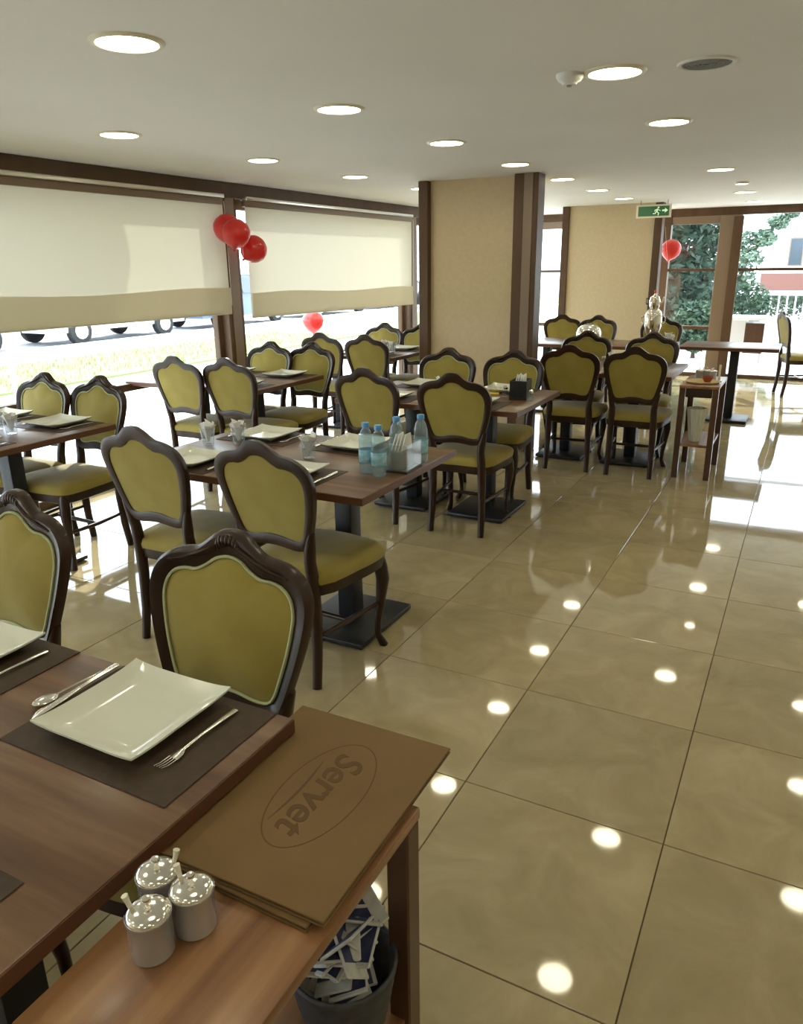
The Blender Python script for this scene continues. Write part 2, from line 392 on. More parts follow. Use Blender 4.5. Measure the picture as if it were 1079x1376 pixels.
# ------------------------------------------------------------------ chairs
def ybk(z): t = (z - .46); return -.195 - .10 * t - .16 * t * t
OUT = [(0, .978), (.035, .972), (.065, .950), (.095, .931), (.130, .925), (.168, .914), (.203, .888), (.222, .848), (.222, .800), (.210, .735), (.192, .670), (.172, .610), (.150, .568), (.100, .556), (.045, .562)]
INN = [(0, .922), (.034, .915), (.062, .896), (.092, .882), (.122, .881), (.152, .872), (.174, .850), (.184, .818), (.182, .780), (.172, .722), (.157, .664), (.142, .618), (.124, .598), (.085, .597), (.040, .606)]
def ring(P): return [(x, z) for x, z in P] + [(0, P[-1][1] + .003)] + [(-x, z) for x, z in P[:0:-1]]
def make_chair():
    t = thing('dining_chair', '', 'chair')
    O, I = crom(ring(OUT), 3), crom(ring(INN), 3); n = len(O)
    bm = B(); rings = []
    for (ox, oz), (ix, iz) in zip(O, I):
        mx, mz = (ox + ix) / 2, (oz + iz) / 2
        row = []
        for (x, z, dy) in ((ox, oz, .010), (ox + (mx - ox) * .35, oz + (mz - oz) * .35, .021), (mx, mz, .018), (ix, iz, .006), (ix, iz, -.010), (mx, mz, -.017), (ox, oz, -.010)):
            row.append(bm.verts.new((x, ybk(z) + dy, z)))
        rings.append(row)
    for a in range(n):
        r0, r1 = rings[a], rings[(a + 1) % n]
        for k in range(7): bm.faces.new((r0[k], r0[(k + 1) % 7], r1[(k + 1) % 7], r1[k]))
    obj('back_frame', bm, 'chair_wood', t, 50)
    # carved shell on the crest
    bm = B()
    for k in range(-3, 4):
        a = k * .34; ball(bm, (.026 * math.sin(a) * 1.2, ybk(.95) + .016, .935 + .024 * math.cos(a)), .0095, 8, 6, .8, .9, 1.6)
    for s in (-1, 1):
        sweep(bm, [(s * .03, ybk(.95) + .018, .944), (s * .07, ybk(.93) + .022, .924), (s * .12, ybk(.91) + .022, .906), (s * .165, ybk(.9) + .020, .896)], [.008, .007, .0055, .003], 6)
    obj('crest_carving', bm, 'chair_wood', t, 60)
    # upholstered back: bulging front and back skins
    bm = B(); cz = .76; K = 5
    for sgn in (1, -1):
        rr = []
        for k in range(K + 1):
            s = k / K; bul = (1 - s ** 3) * .022 + .004 if sgn > 0 else -(1 - s ** 2) * .006 - .006
            if k == 0: rr.append([bm.verts.new((0, ybk(cz) + bul, cz))]); continue
            rr.append([bm.verts.new((x * s, ybk(cz + (z - cz) * s) + bul, cz + (z - cz) * s)) for x, z in I])
        for a, b in zip(rr, rr[1:]):
            for i in range(n):
                j = (i + 1) % n
                if len(a) == 1: bm.faces.new((a[0], b[i], b[j]))
                else: bm.faces.new((a[i], b[i], b[j], a[j]))
    obj('backrest', bm, 'fabric', t, 60)
    bm = B(); sweep(bm, [(x * .985, ybk(z) + .009, cz + (z - cz) * .985) for x, z in I], .0042, 6, True); obj('piping', bm, 'piping', t, 60)
    # seat
    S = [(-.185, -.185), (0, -.195), (.185, -.185), (.225, 0), (.235, .14), (.21, .215), (.11, .24), (0, .25), (-.11, .24), (-.21, .215), (-.235, .14), (-.225, 0)]
    SP = crom(S, 3); n = len(SP); bm = B(); rr = []
    for s, z in ((1.0, .425), (1.012, .445), (.985, .462), (.90, .474), (.65, .484), (.35, .488)):
        rr.append([bm.verts.new((x * s, .02 + (y - .02) * s, z)) for x, y in SP])
    for a, b in zip(rr, rr[1:]):
        for i in range(n): bm.faces.new((a[i], a[(i + 1) % n], b[(i + 1) % n], b[i]))
    bm.faces.new(rr[0][::-1]); bm.faces.new(rr[-1]); obj('seat', bm, 'fabric', t, 50)
    bm = B(); rr = []
    for s, z in ((.93, .375), (.97, .38), (1.0, .425)):
        rr.append([bm.verts.new((x * s, .02 + (y - .02) * s, z)) for x, y in SP])
    for a, b in zip(rr, rr[1:]):
        for i in range(n): bm.faces.new((a[i], a[(i + 1) % n], b[(i + 1) % n], b[i]))
    bm.faces.new(rr[0][::-1]); bm.faces.new(rr[-1]); obj('seat_rail', bm, 'chair_wood', t, 50)
    r2 = 2 ** .5
    for s in (-1, 1):
        bm = B(); sweep(bm, [(s * .176, ybk(.64), .640), (s * .158, ybk(.57), .57), (s * .150, ybk(.52), .52), (s * .152, -.192, .44), (s * .155, -.188, .30), (s * .158, -.196, .14), (s * .162, -.215, 0)],
                        [.014, .023, .024, .026, .024, .021, .019], 8, rot=PI / 8); obj('rear_leg', bm, 'chair_wood', t, 50)
        bm = B(); sweep(bm, [(s * .190, .195, .42), (s * .197, .203, .37), (s * .203, .210, .31), (s * .196, .203, .22), (s * .186, .192, .12), (s * .184, .190, .06), (s * .194, .203, .025), (s * .202, .212, 0)],
                        [.026, .030, .028, .021, .015, .014, .018, .020], 8, rot=PI / 8); obj('front_leg', bm, 'chair_wood', t, 50)
        bm = B(); sweep(bm, [(s * .156, -.19, .205), (s * .174, 0, .20), (s * .190, .19, .205)], [.009, .012, .009], 8); obj('stretcher', bm, 'chair_wood', t, 50)
    bm = B(); sweep(bm, [(-.174, .0, .20), (0, .0, .20), (.174, .0, .20)], [.009, .012, .009], 8); obj('stretcher', bm, 'chair_wood', t, 50)
    return t
chair = Kind(make_chair)
F, A = PI, 0.0          # F: faces the camera side, A: turned away (we see its back)
G = 'dining chairs at the laid tables'
CH = [
 (-1.09, .965, F + .06, 'nearest olive dining chair, pushed under the foreground table behind the white plate'),
 (-1.87, .965, F - .02, 'olive dining chair cut off by the left edge, at the foreground table'),
 (-1.645, 2.315, A - .05, 'olive chair seen from behind, in front of the water bottles table, its right seat'),
 (-2.24, 2.315, A - .03, 'olive chair seen from behind at the water bottles table, its left seat'),
 (-3.97, 2.69, F, 'chair facing us at the leftmost window table, nearer the glass'),
 (-3.545, 2.72, F - .03, 'chair facing us at the leftmost window table, with a square plate before it'),
 (-3.87, 4.21, A, 'chair turned away under the long blind, left one of its pair'),
 (-3.44, 4.25, A, 'chair turned away under the long blind, right one, beside the balloon post'),
 (-2.29, 4.15, A - .04, 'chair seen from behind just beyond the water bottles, left of its pair'),
 (-1.735, 4.14, A + .05, 'chair seen from behind with open aisle on its right, just beyond the water bottles'),
 (-3.86, 4.74, F, 'chair facing us at the middle window table, nearer the glass'),
 (-3.48, 4.78, F, 'chair facing us at the middle window table, on the aisle side'),
 (-3.95, 6.16, A, 'chair turned away at the far window table, half hidden, nearer the glass'),
 (-3.45, 6.12, A, 'chair turned away at the far window table, left of the pillar'),
 (-3.96, 6.84, F, 'farthest window-side chair facing us, pale against the glass'),
 (-3.52, 6.84, F, 'chair facing us half hidden by the left edge of the pillar'),
 (-2.29, 4.79, F, 'chair facing us in front of the beige pillar, left one'),
 (-1.80, 4.82, F - .02, 'chair facing us in front of the pillar, behind the dark napkin holder'),
 (-1.555, 5.86, A + .06, 'chair seen from behind right of the pillar, left one of its pair'),
 (-1.07, 5.87, A + .02, 'chair seen from behind beside the serving stand with the red bowl'),
 (-1.72, 6.52, F, 'chair facing us right of the pillar, below the chafing dish'),
 (-1.16, 6.55, F, 'chair facing us below the silver tea urn'),
 (-2.14, 8.62, F, 'far chair behind the silver chafing dish, against the beige wall'),
 (-1.43, 8.60, F, 'far chair behind the silver tea urn'),
 (-2.60, 9.22, A + .1, 'far chair left of the chafing dish, below the narrow bright window gap'),
 (-.02, 10.25, -PI / 2 + .32, 'chair seen from the side at the right edge, against the terrace'),
]
for x, y, rz, lab in CH: chair.put((x, y, 0), rz, lab, G)

# ------------------------------------------------------------------ pedestal tables
def make_table(L, D, cols, plate=.46):
    def f():
        t = thing('pedestal_table', '', 'table')
        tt = obj('table_top', box(B(), -L / 2, L / 2, -D / 2, D / 2, .718, .75, .003, 2), 'table_top', t)
        bm = B(); e = .0015
        for a, b, c, d in ((-L / 2 - e, L / 2 + e, -D / 2 - e, -D / 2 + .0005), (-L / 2 - e, L / 2 + e, D / 2 - .0005, D / 2 + e), (-L / 2 - e, -L / 2 + .0005, -D / 2, D / 2), (L / 2 - .0005, L / 2 + e, -D / 2, D / 2)):
            box(bm, a, b, c, d, .721, .747)
        obj('edge_band', bm, 'edge', tt)
        for cx in cols:
            obj('column', box(B(), cx - .042, cx + .042, -.042, .042, .03, .700, .006, 2), 'black', t)
            obj('mounting_plate', box(B(), cx - .15, cx + .15, -.15, .15, .700, .718, .003, 1), 'black', t)
            obj('base_plate', box(B(), cx - .19, cx + .19, -plate / 2, plate / 2, .006, .030, .006, 2), 'black', t)
            for sx in (-1, 1):
                for sy in (-1, 1):
                    bm = B(); lathe(bm, [(0, 0), (.014, 0), (.014, .007), (0, .007)], cx + sx * .16, sy * (plate / 2 - .03), 8); obj('glide', bm, 'black', t)
        return t
    return f
big = Kind(make_table(1.22, .84, (-.26, .28)))
TG = 'pedestal dining tables'
T1 = (-1.362, .551); T2 = (-1.955, 2.645); T3 = (-3.88, 2.42); T4 = (-3.88, 4.47); T5 = (-2.00, 4.44); T6 = (-1.44, 6.19); T7 = (-3.90, 6.48)
for (x, y), lab in ((T1, 'walnut dining table in the foreground with its grain showing, holding the nearest plate'), (T2, 'walnut table on black pedestals holding the water bottles'),
                    (T3, 'walnut table at the left edge by the window'), (T4, 'walnut table by the window beside the balloon post'),
                    (T5, 'walnut table holding the dark napkin holder, before the pillar'), (T6, 'walnut table beside the serving stand with the red bowl'),
                    (T7, 'walnut table by the window at the left of the pillar')):
    big.put((x, y, 0), 0, lab, TG)
small = Kind(make_table(.90, .62, (.05,), .40))
small.put((-.66, 8.28, 0), 0, 'narrow table on one black column before the far glazing', TG)
small2 = Kind(make_table(1.62, .70, (-.5, .5), .40))
small2.put((-1.98, 8.10, 0), 0, 'far table bearing the chafing dish and tea urn', TG)

# ------------------------------------------------------------------ place settings
def make_plate(s=.25):
    def f():
        bm = B(); n = 20; h = s / 2; top = []; bot = []
        def hgt(u, v):
            r = max(abs(u), abs(v)); 
            z = .006 + (.0 if r < .62 else .020 * ((r - .62) / .38) ** 1.3)
            return z + .006 * (abs(u * v)) ** 4
        for i in range(n + 1):
            rt, rb = [], []
            for j in range(n + 1):
                u, v = -1 + 2 * i / n, -1 + 2 * j / n
                k = 1 - .018 * (1 - v * v) * abs(u) ** 6; k2 = 1 - .018 * (1 - u * u) * abs(v) ** 6
                x, y = h * u * k, h * v * k2; z = hgt(u, v)
                rt.append(bm.verts.new((x, y, z))); r = max(abs(u), abs(v)); rb.append(bm.verts.new((x, y, max(0.0, z - .006) if r < .9 else z - .004)))
            top.append(rt); bot.append(rb)
        for i in range(n):
            for j in range(n):
                bm.faces.new((top[i][j], top[i + 1][j], top[i + 1][j + 1], top[i][j + 1])); bm.faces.new((bot[i][j], bot[i][j + 1], bot[i + 1][j + 1], bot[i + 1][j]))
        for i in range(n):
            for a, b in (((i, 0), (i + 1, 0)), ((i, n), (i + 1, n)), ((0, i), (0, i + 1)), ((n, i), (n, i + 1))):
                bm.faces.new((top[a[0]][a[1]], top[b[0]][b[1]], bot[b[0]][b[1]], bot[a[0]][a[1]]))
        return tag(obj('square_plate', bm, 'ceramic', None, 30), '', 'plate')
    return f
plate = Kind(make_plate())
placemat = Kind(lambda: tag(obj('place_mat', box(B(), -.20, .20, -.145, .145, 0, .0025, .001, 1), 'mat'), '', 'place mat'))
def make_fork():
    t = thing('fork', '', 'fork')
    bm = B(); sweep(bm, [(0, -.095, .004), (0, -.06, .006), (0, 0, .007), (0, .045, .006)], [(.002, .007), (.002, .006), (.0018, .0032), (.002, .0035)], 8); obj('handle', bm, 'chrome', t, 50)
    bm = B(); sweep(bm, [(0, .044, .006), (0, .055, .005), (0, .070, .004)], [(.0015, .004), (.0015, .010), (.0015, .011)], 8)
    for k in range(4): sweep(bm, [((k - 1.5) * .006, .068, .004), ((k - 1.5) * .0058, .09, .005), ((k - 1.5) * .0055, .104, .009)], [.0014, .0014, .0009], 6)
    obj('tines', bm, 'chrome', t, 50); return t
def make_knife():
    t = thing('table_knife', '', 'knife')
    bm = B(); sweep(bm, [(0, -.11, .005), (0, -.06, .006), (0, -.01, .005)], [(.003, .008), (.0035, .007), (.003, .005)], 8); obj('handle', bm, 'chrome', t, 50)
    bm = B(); sweep(bm, [(0, -.012, .005), (.001, .03, .004), (.001, .08, .004), (-.004, .105, .004)], [(.0015, .005), (.0012, .009), (.001, .010), (.0006, .002)], 8); obj('blade', bm, 'chrome', t, 50); return t
def make_spoon():
    t = thing('spoon', '', 'spoon')
    bm = B(); sweep(bm, [(0, -.095, .004), (0, -.05, .006), (0, .0, .007), (0, .045, .005)], [(.002, .006), (.002, .005), (.0018, .003), (.002, .003)], 8); obj('handle', bm, 'chrome', t, 50)
    bm = B(); ball(bm, (0, .068, .006), .018, 14, 8, 1, 1.45, .25); obj('bowl', bm, 'chrome', t, 50); return t
fork, knife, spoon = Kind(make_fork), Kind(make_knife), Kind(make_spoon)
ZT = .7502
def setting(mx, my, face, where, cut=True, cl=None, pl=None):
    """face +1: guest sits on the far side"""
    placemat.put((mx, my, ZT), 0, 'dark brown place mat ' + where, 'brown place mats')
    px, py = pl if pl else (mx, my)
    plate.put((px, py, ZT + .0027), 0, 'square white plate ' + where, 'square white plates')
    if cut:
        s = -face
        fork.put((px + face * .155, py + .005, ZT + .0027), PI if face > 0 else 0, 'steel fork ' + where, 'forks laid on the mats')
        knife.put((px - face * .175, py + .01, ZT + .0027), (PI if face > 0 else 0) + .05, 'steel table knife ' + where, 'knives laid on the mats')
setting(-.987, .824, 1, 'at the right end of the foreground table, beside the menus', pl=(-1.015, .838))
spoon.put((-1.205, .865, ZT + .0027), PI - .12, 'steel spoon lying left of the nearest white plate', 'spoons')
setting(-1.52, .824, 1, 'cut off by the left edge on the foreground table', pl=(-1.537, .832))
setting(-1.05, .335, -1, 'at the bottom left corner of the picture', False)
n4 = ('near right', 'near left', 'far right', 'far left')
def four(T, xr, xl, name, cut=True, dy=.27):
    for i, (x, y, f_) in enumerate(((xr, T[1] - dy, -1), (xl, T[1] - dy, -1), (xr, T[1] + dy, 1), (xl, T[1] + dy, 1))):
        setting(x, y, f_, '%s on the %s' % (n4[i], name), cut)
four(T2, -1.785, -2.30, 'table with the water bottles')
four(T3, -3.545, -4.02, 'left edge window table')
four(T4, -3.52, -4.02, 'window table beside the balloon post', False)
four(T5, -1.72, -2.30, 'table before the pillar', False)
four(T6, -1.14, -1.72, 'table beside the serving stand', False)
four(T7, -3.54, -4.05, 'window table left of the pillar', False)

# tumblers with a folded napkin
def make_tumbler():
    t = thing('glass_tumbler', '', 'glass')
    bm = B(); lathe(bm, [(0, .002), (.024, .002), (.026, .0), (.031, .05), (.036, .085), (.0345, .085), (.0295, .05), (.024, .006), (0, .006)], n=20); obj('cup', bm, 'tumbler', t, 50)
    bm = B()
    for k in range(7):
        a = k * 2 * PI / 7; c, s = math.cos(a), math.sin(a)
        P = [(.006 * c, .006 * s, .012), (.022 * c - .008 * s, .022 * s + .008 * c, .07), (.040 * c - .016 * s, .040 * s + .016 * c, .095 + .012 * (k % 3)), (.030 * c + .020 * s, .030 * s - .020 * c, .098 + .008 * (k % 2)), (.018 * c + .010 * s, .018 * s - .010 * c, .065)]
        v = [bm.verts.new(p) for p in P]; bm.faces.new(v)
        v2 = [bm.verts.new((p[0] * .93, p[1] * .93, p[2] + .001)) for p in P]; bm.faces.new(v2[::-1])
        for i in range(5): bm.faces.new((v[i], v2[i], v2[(i + 1) % 5], v[(i + 1) % 5]))
    obj('folded_napkin', bm, 'napkin', t, None); return t
tumbler = Kind(make_tumbler)
for x, y, lab in ((-2.45, 2.66, 'glass tumbler with white napkin, left on the water bottles table'), (-2.33, 2.74, 'glass tumbler with white napkin, second from left on the water bottles table'),
                  (-1.86, 2.64, 'glass tumbler with white napkin next to the water bottles'), (-3.72, 2.46, 'glass tumbler with napkin on the left edge window table'),
                  (-3.55, 2.42, 'glass tumbler on the left edge window table, at its aisle end'),
                  (-3.62, 6.50, 'glass tumbler with napkin on the window table left of the pillar'), (-3.50, 6.44, 'glass tumbler with napkin touching the pillar edge in view'),
                  (-2.06, 4.46, 'small glass tumbler on the table before the pillar'), (-1.36, 6.22, 'glass tumbler on the table beside the serving stand')):
    tumbler.put((x, y, ZT), x * 5, lab, 'tumblers with folded napkins')

# water bottles and napkin holders
def make_bottle():
    t = thing('water_bottle', '', 'bottle')
    bm = B(); lathe(bm, [(0, .004), (.022, .0), (.029, .006), (.030, .03), (.028, .036), (.030, .042), (.030, .115), (.028, .121), (.030, .127), (.0295, .140), (.022, .168), (.0135, .182), (.0135, .192), (0, .192)], n=22); b = obj('bottle_body', bm, 'pvc', t, 50)
    bm = B(); lathe(bm, [(.0306, .045), (.0311, .046), (.0311, .098), (.0306, .099)], n=22); obj('label', bm, 'blue', b, 50)
    bm = B(); lathe(bm, [(0, .188), (.0155, .188), (.0155, .204), (.014, .206), (0, .206)], n=18); obj('cap', bm, 'capblue', t, 40); return t
bottle = Kind(make_bottle)
for x, y, lab in ((-1.512, 2.545, 'small blue water bottle, left one of the cluster'), (-1.440, 2.520, 'small blue water bottle in front of the napkin holder, lower in view'),
                  (-1.385, 2.785, 'small water bottle behind the clear napkin holder'), (-1.455, 2.70, 'small water bottle in the middle of the cluster')):
    bottle.put((x, y, ZT), x * 9, lab, 'water bottles on the second table')
def make_holder(dark):
    def f():
        t = thing('napkin_holder', '', 'napkin holder')
        obj('base', box(B(), -.055, .055, -.075, .075, 0, .010, .002, 1), 'black', t)
        for s in (-1, 1):
            obj('side_panel', box(B(), s * .051 - .002, s * .051 + .002, -.073, .073, .010, .115, .001, 1), 'black' if dark else 'acrylic', t)
            obj('end_panel', box(B(), -.049, .049, s * .071 - .002, s * .071 + .002, .010, .115, .001, 1), 'black' if dark else 'acrylic', t)
        obj('inner_block', box(B(), -.03, .03, -.05, .05, .010, .085, .004, 1), 'black' if dark else 'greyp', t)
        bm = B()
        for k in range(4):
            P = [(-.03 + k * .015, -.045, .085), (-.03 + k * .017, .045, .085), (-.022 + k * .016, .02, .140 + .012 * (k % 2)), (-.020 + k * .014, -.018, .150)]
            v = [bm.verts.new(p) for p in P]; bm.faces.new(v); v2 = [bm.verts.new((p[0] + .004, p[1], p[2])) for p in P]; bm.faces.new(v2[::-1])
            for i in range(4): bm.faces.new((v[i], v2[i], v2[(i + 1) % 4], v[(i + 1) % 4]))
        obj('napkins', bm, 'napkin', t, None); return t
    return f
Kind(make_holder(False)).put((-1.405, 2.655, ZT), .05, 'clear napkin holder with white tissues among the water bottles')
dh = Kind(make_holder(True))
dh.put((-1.535, 4.49, ZT), .1, 'dark napkin holder with white tissue on the table before the pillar', 'dark napkin holders')
def make_shaker():
    t = thing('salt_shaker', '', 'shaker')
    bm = B(); lathe(bm, [(0, 0), (.018, 0), (.020, .006), (.016, .05), (0, .05)], n=14); obj('glass_body', bm, 'acrylic', t, 40)
    bm = B(); lathe(bm, [(0, .048), (.017, .048), (.017, .06), (.010, .068), (0, .069)], n=14); obj('cap', bm, 'chrome', t, 40); return t
shaker = Kind(make_shaker)
for x, y, lab in ((-1.640, 4.50, 'small shaker left of the dark napkin holder'), (-1.595, 4.56, 'small shaker behind the dark napkin holder'), (-1.445, 4.42, 'small shaker at the table corner right of the dark napkin holder'), (-1.45, 6.30, 'small shaker on the table beside the serving stand')):
    shaker.put((x, y, ZT), 0, lab, 'salt shakers')
bm = B(); box(bm, -.08, .08, -.07, .07, 0, .006, .002, 1)
bm2 = tag(obj('paper_napkin', bm, 'yellow', None, None, (-1.80, 4.60, ZT)), 'yellow folded napkin beside the dark napkin holder', 'napkin'); bm2.rotation_euler = (0, 0, .3)

# ------------------------------------------------------------------ serving stands
def make_stand():
    t = thing('serving_stand', '', 'side table')
    W, L, H = .27, .56, .695
    tt = obj('top', box(B(), -W / 2, W / 2, -L / 2, L / 2, H - .022, H, .003, 2), 'stand_top', t)
    for sx in (-1, 1):
        for sy in (-1, 1):
            obj('leg', box(B(), sx * (W / 2 - .022) - .021, sx * (W / 2 - .022) + .021, sy * (L / 2 - .024) - .021, sy * (L / 2 - .024) + .021, 0, H - .022, .003, 1), 'leg_wood', t)
    for sy in (-1, 1): obj('apron', box(B(), -W / 2 + .045, W / 2 - .045, sy * (L / 2 - .014) - .009, sy * (L / 2 - .014) + .009, H - .085, H - .022, .002, 1), 'chair_wood', t)
    obj('shelf', box(B(), -W / 2 + .012, W / 2 - .012, -L / 2 + .02, L / 2 - .02, .240, .260, .002, 1), 'stand_top', t)
    return t
M['leg_wood'] = mat('stand_leg_wood', (.065, .028, .014), .35, noise=(7, (.10, .045, .022), (1, 1, .1)), coat=.2)
stand = Kind(make_stand)
S1 = (-.598, .642); S2 = (-.635, 6.06)
stand.put((*S1, 0), 0, 'walnut serving stand in the foreground, under the brown menus', 'serving stands')
stand.put((*S2, 0), 0, 'far serving stand holding the tray with the red bowl', 'serving stands')
ZS = .6953

# menus
def make_menu(W, L, logo):
    t = thing('menu', '', 'menu')
    obj('back_cover', box(B(), -W / 2, W / 2, -L / 2, L / 2, 0, .003, .001, 1), 'menu', t)
    obj('pages', box(B(), -W / 2 + .004, W / 2 - .005, -L / 2 + .005, L / 2 - .005, .003, .007), 'page', t, None)
    cv = obj('front_cover', box(B(), -W / 2, W / 2, -L / 2, L / 2, .007, .0105, .001, 1), 'menu', t)
    if logo:
        z = .0107; bm = B()
        N = 56; a, b = .138, .070
        sweep(bm, [(.016 + b * math.cos(2 * PI * k / N), .010 + a * math.sin(2 * PI * k / N), z) for k in range(N)], [(.0004, .0012)] * N, 4, True)
        obj('emblem_oval', bm, 'emboss', cv)
        bm = B(); sweep(bm, [(-.026 + .006 * math.sin(k / 12 * PI), .080 - .165 * k / 12, z) for k in range(13)], [(.0004, .0006 + .0022 * math.sin(PI * k / 12)) for k in range(13)], 4); obj('emblem_swash', bm, 'emboss', cv)
        cu = bpy.data.curves.new('lettering', 'FONT'); cu.body = 'Servet'; cu.size = .080; cu.shear = .25; cu.extrude = .0004; cu.align_x = 'CENTER'; cu.offset = .0012
        tmp = bpy.data.objects.new('tmp', cu); C.objects.link(tmp); bpy.context.view_layer.update()
        me = bpy.data.meshes.new_from_object(tmp.evaluated_get(bpy.context.evaluated_depsgraph_get())); bpy.data.objects.remove(tmp)
        me.name = 'lettering'; me.materials.clear(); me.materials.append(M['emboss'])
        lt = bpy.data.objects.new('lettering', me); C.objects.link(lt); lt.parent = cv; lt.location = (-.008, .012, z); lt.rotation_euler = (0, 0, -PI / 2)
    return t
lm = Kind(lambda: make_menu(.318, .425, False)).put((-.645, .843, ZS), -.012, 'lower brown menu, mostly hidden under the other menu')
um = Kind(lambda: make_menu(.322, .425, True)).put((-.630, .848, ZS + .0112), .012, 'brown leather menu with an embossed oval emblem, top of the stack')

# condiment pots
def make_pot():
    t = thing('condiment_pot', '', 'pot')
    bm = B(); lathe(bm, [(0, 0), (.0265, 0), (.0285, .002), (.0285, .058), (.0300, .060), (.0300, .063), (.027, .063), (.027, .055), (0, .055)], n=28); obj('steel_cup', bm, 'steel', t, 40)
    bm = B(); lathe(bm, [(.0296, .0615), (.0290, .066), (.022, .070), (.010, .072), (0, .0725)], n=28)
    ld = obj('lid', bm, 'chrome', t, 60)
    bm = B(); lathe(bm, [(0, .071), (.004, .072), (.0035, .078), (.0065, .082), (.0055, .087), (0, .088)], n=14); obj('knob', bm, 'chrome', ld, 60)
    bm = B(); sweep(bm, [(.018, .012, .062), (.023, .014, .076), (.025, .016, .086)], [.003, .0035, .0048], 8); obj('spoon_handle', bm, 'candle', t, 60); return t
pot = Kind(make_pot)
for x, y, rz, lab in ((-.695, .572, .5, 'steel condiment pot at the back of the three, against the table edge'), (-.632, .572, 2.4, 'steel condiment pot on the right of the three, beside the menus'), (-.655, .516, 2.9, 'steel condiment pot nearest the camera of the three')):
    pot.put((x, y, ZS), rz, lab, 'steel condiment pots')

# wicker bowl with sachets on the shelf
SB = (-.560, .815); ZB = .2603
t = thing('wicker_bowl', 'dark grey wicker bowl of paper sachets on the shelf under the menus', 'bowl', (*SB, ZB))
bm = B(); prof = [(0, 0), (.050, 0), (.058, .004)]
for k in range(13):
    z = .008 + k * .0128; prof.append((.062 + .030 * (k / 12) ** .8 + (.002 if k % 2 else 0), z))
prof += [(.091, .168), (.086, .163), (.060, .03), (.05, .012), (0, .012)]
lathe(bm, prof, n=32); obj('woven_side', bm, 'darkbasket', t, 60)
bm = B(); sweep(bm, [(.091 * math.cos(2 * PI * k / 30), .091 * math.sin(2 * PI * k / 30), .167) for k in range(30)], .0045, 6, True); obj('rim', bm, 'darkbasket', t, 60)
def make_sachet():
    t = thing('paper_sachet', '', 'sachet')
    obj('wrapper', box(B(), -.026, .026, -.04, .04, -.002, .002, .0015, 1), 'sach_w', t)
    obj('printed_panel', box(B(), -.0235, .0235, -.022, .034, -.0026, .0026), 'sach_b', t, None); return t
sachet = Kind(make_sachet)
rs = random.Random(3)
for k in range(36):
    a = rs.uniform(0, 2 * PI); lay = k // 9; r = (.022, .034, .046, .040)[lay] * math.sqrt(rs.random())
    s = sachet.put((SB[0] + r * math.cos(a), SB[1] + r * math.sin(a), ZB + .120 + lay * .038 + rs.uniform(-.008, .012)), 0, 'small white and navy paper sachet heaped in the dark wicker bowl', 'paper sachets in the wicker bowl')
    s.scale = (1.3, 1.3, 1.3)
    s.rotation_euler = (rs.uniform(-.9, .9) if lay < 2 else rs.uniform(-.7, .7), rs.uniform(-.9, .9), rs.uniform(0, 2 * PI))

# things on the far stand
t = thing('serving_tray', 'pale round tray on the far serving stand', 'tray', (S2[0], S2[1] - .10, ZS))
bm = B(); lathe(bm, [(0, .002), (.105, 0), (.122, .012), (.120, .014), (.103, .006), (0, .006)], n=28); obj('dish', bm, 'bread', t)
t = tag(obj('red_bowl', lathe(B(), [(0, 0), (.022, 0), (.036, .022), (.040, .040), (.037, .040), (.032, .02), (0, .008)], n=20), 'terracotta', None, 40, (S2[0] + .03, S2[1] - .09, ZS + .0065)), 'small red bowl on the pale tray', 'bowl')
for k, (dx, dy) in enumerate(((-.05, .09), (.00, .11), (.045, .08))):
    pot.put((S2[0] + dx, S2[1] + dy, ZS), k * 2, 'steel pot on the far serving stand, %s of three' % ('left', 'middle', 'right')[k], 'steel pots on the far stand')
t = thing('candle_stick', 'slim ivory candle at the right of the far serving stand', 'candle', (S2[0] + .10, S2[1] + .0, ZS))
bm = B(); lathe(bm, [(0, 0), (.022, 0), (.022, .006), (.010, .012), (.010, .03), (0, .03)], n=16); obj('holder', bm, 'ceramic', t, 40)
bm = B(); lathe(bm, [(0, .028), (.008, .028), (.008, .12), (.004, .124), (0, .124)], n=14); obj('wax', bm, 'candle', t, 40)
t = thing('napkin_vase', 'white fluted vase on the shelf of the far stand', 'vase', (S2[0] - .015, S2[1] - .12, ZB))
bm = B(); n = 24; rr = []
for r, z in ((.035, 0), (.045, .06), (.058, .16), (.070, .25), (.066, .25), (.05, .16)):
    rr.append([bm.verts.new(((r + .004 * math.cos(12 * 2 * PI * i / n)) * math.cos(2 * PI * i / n), (r + .004 * math.cos(12 * 2 * PI * i / n)) * math.sin(2 * PI * i / n), z)) for i in range(n)])
for a, b in zip(rr, rr[1:]):
    for i in range(n): bm.faces.new((a[i], a[(i + 1) % n], b[(i + 1) % n], b[i]))
bm.faces.new(rr[0][::-1]); obj('fluted_body', bm, 'ceramic', t, 30)

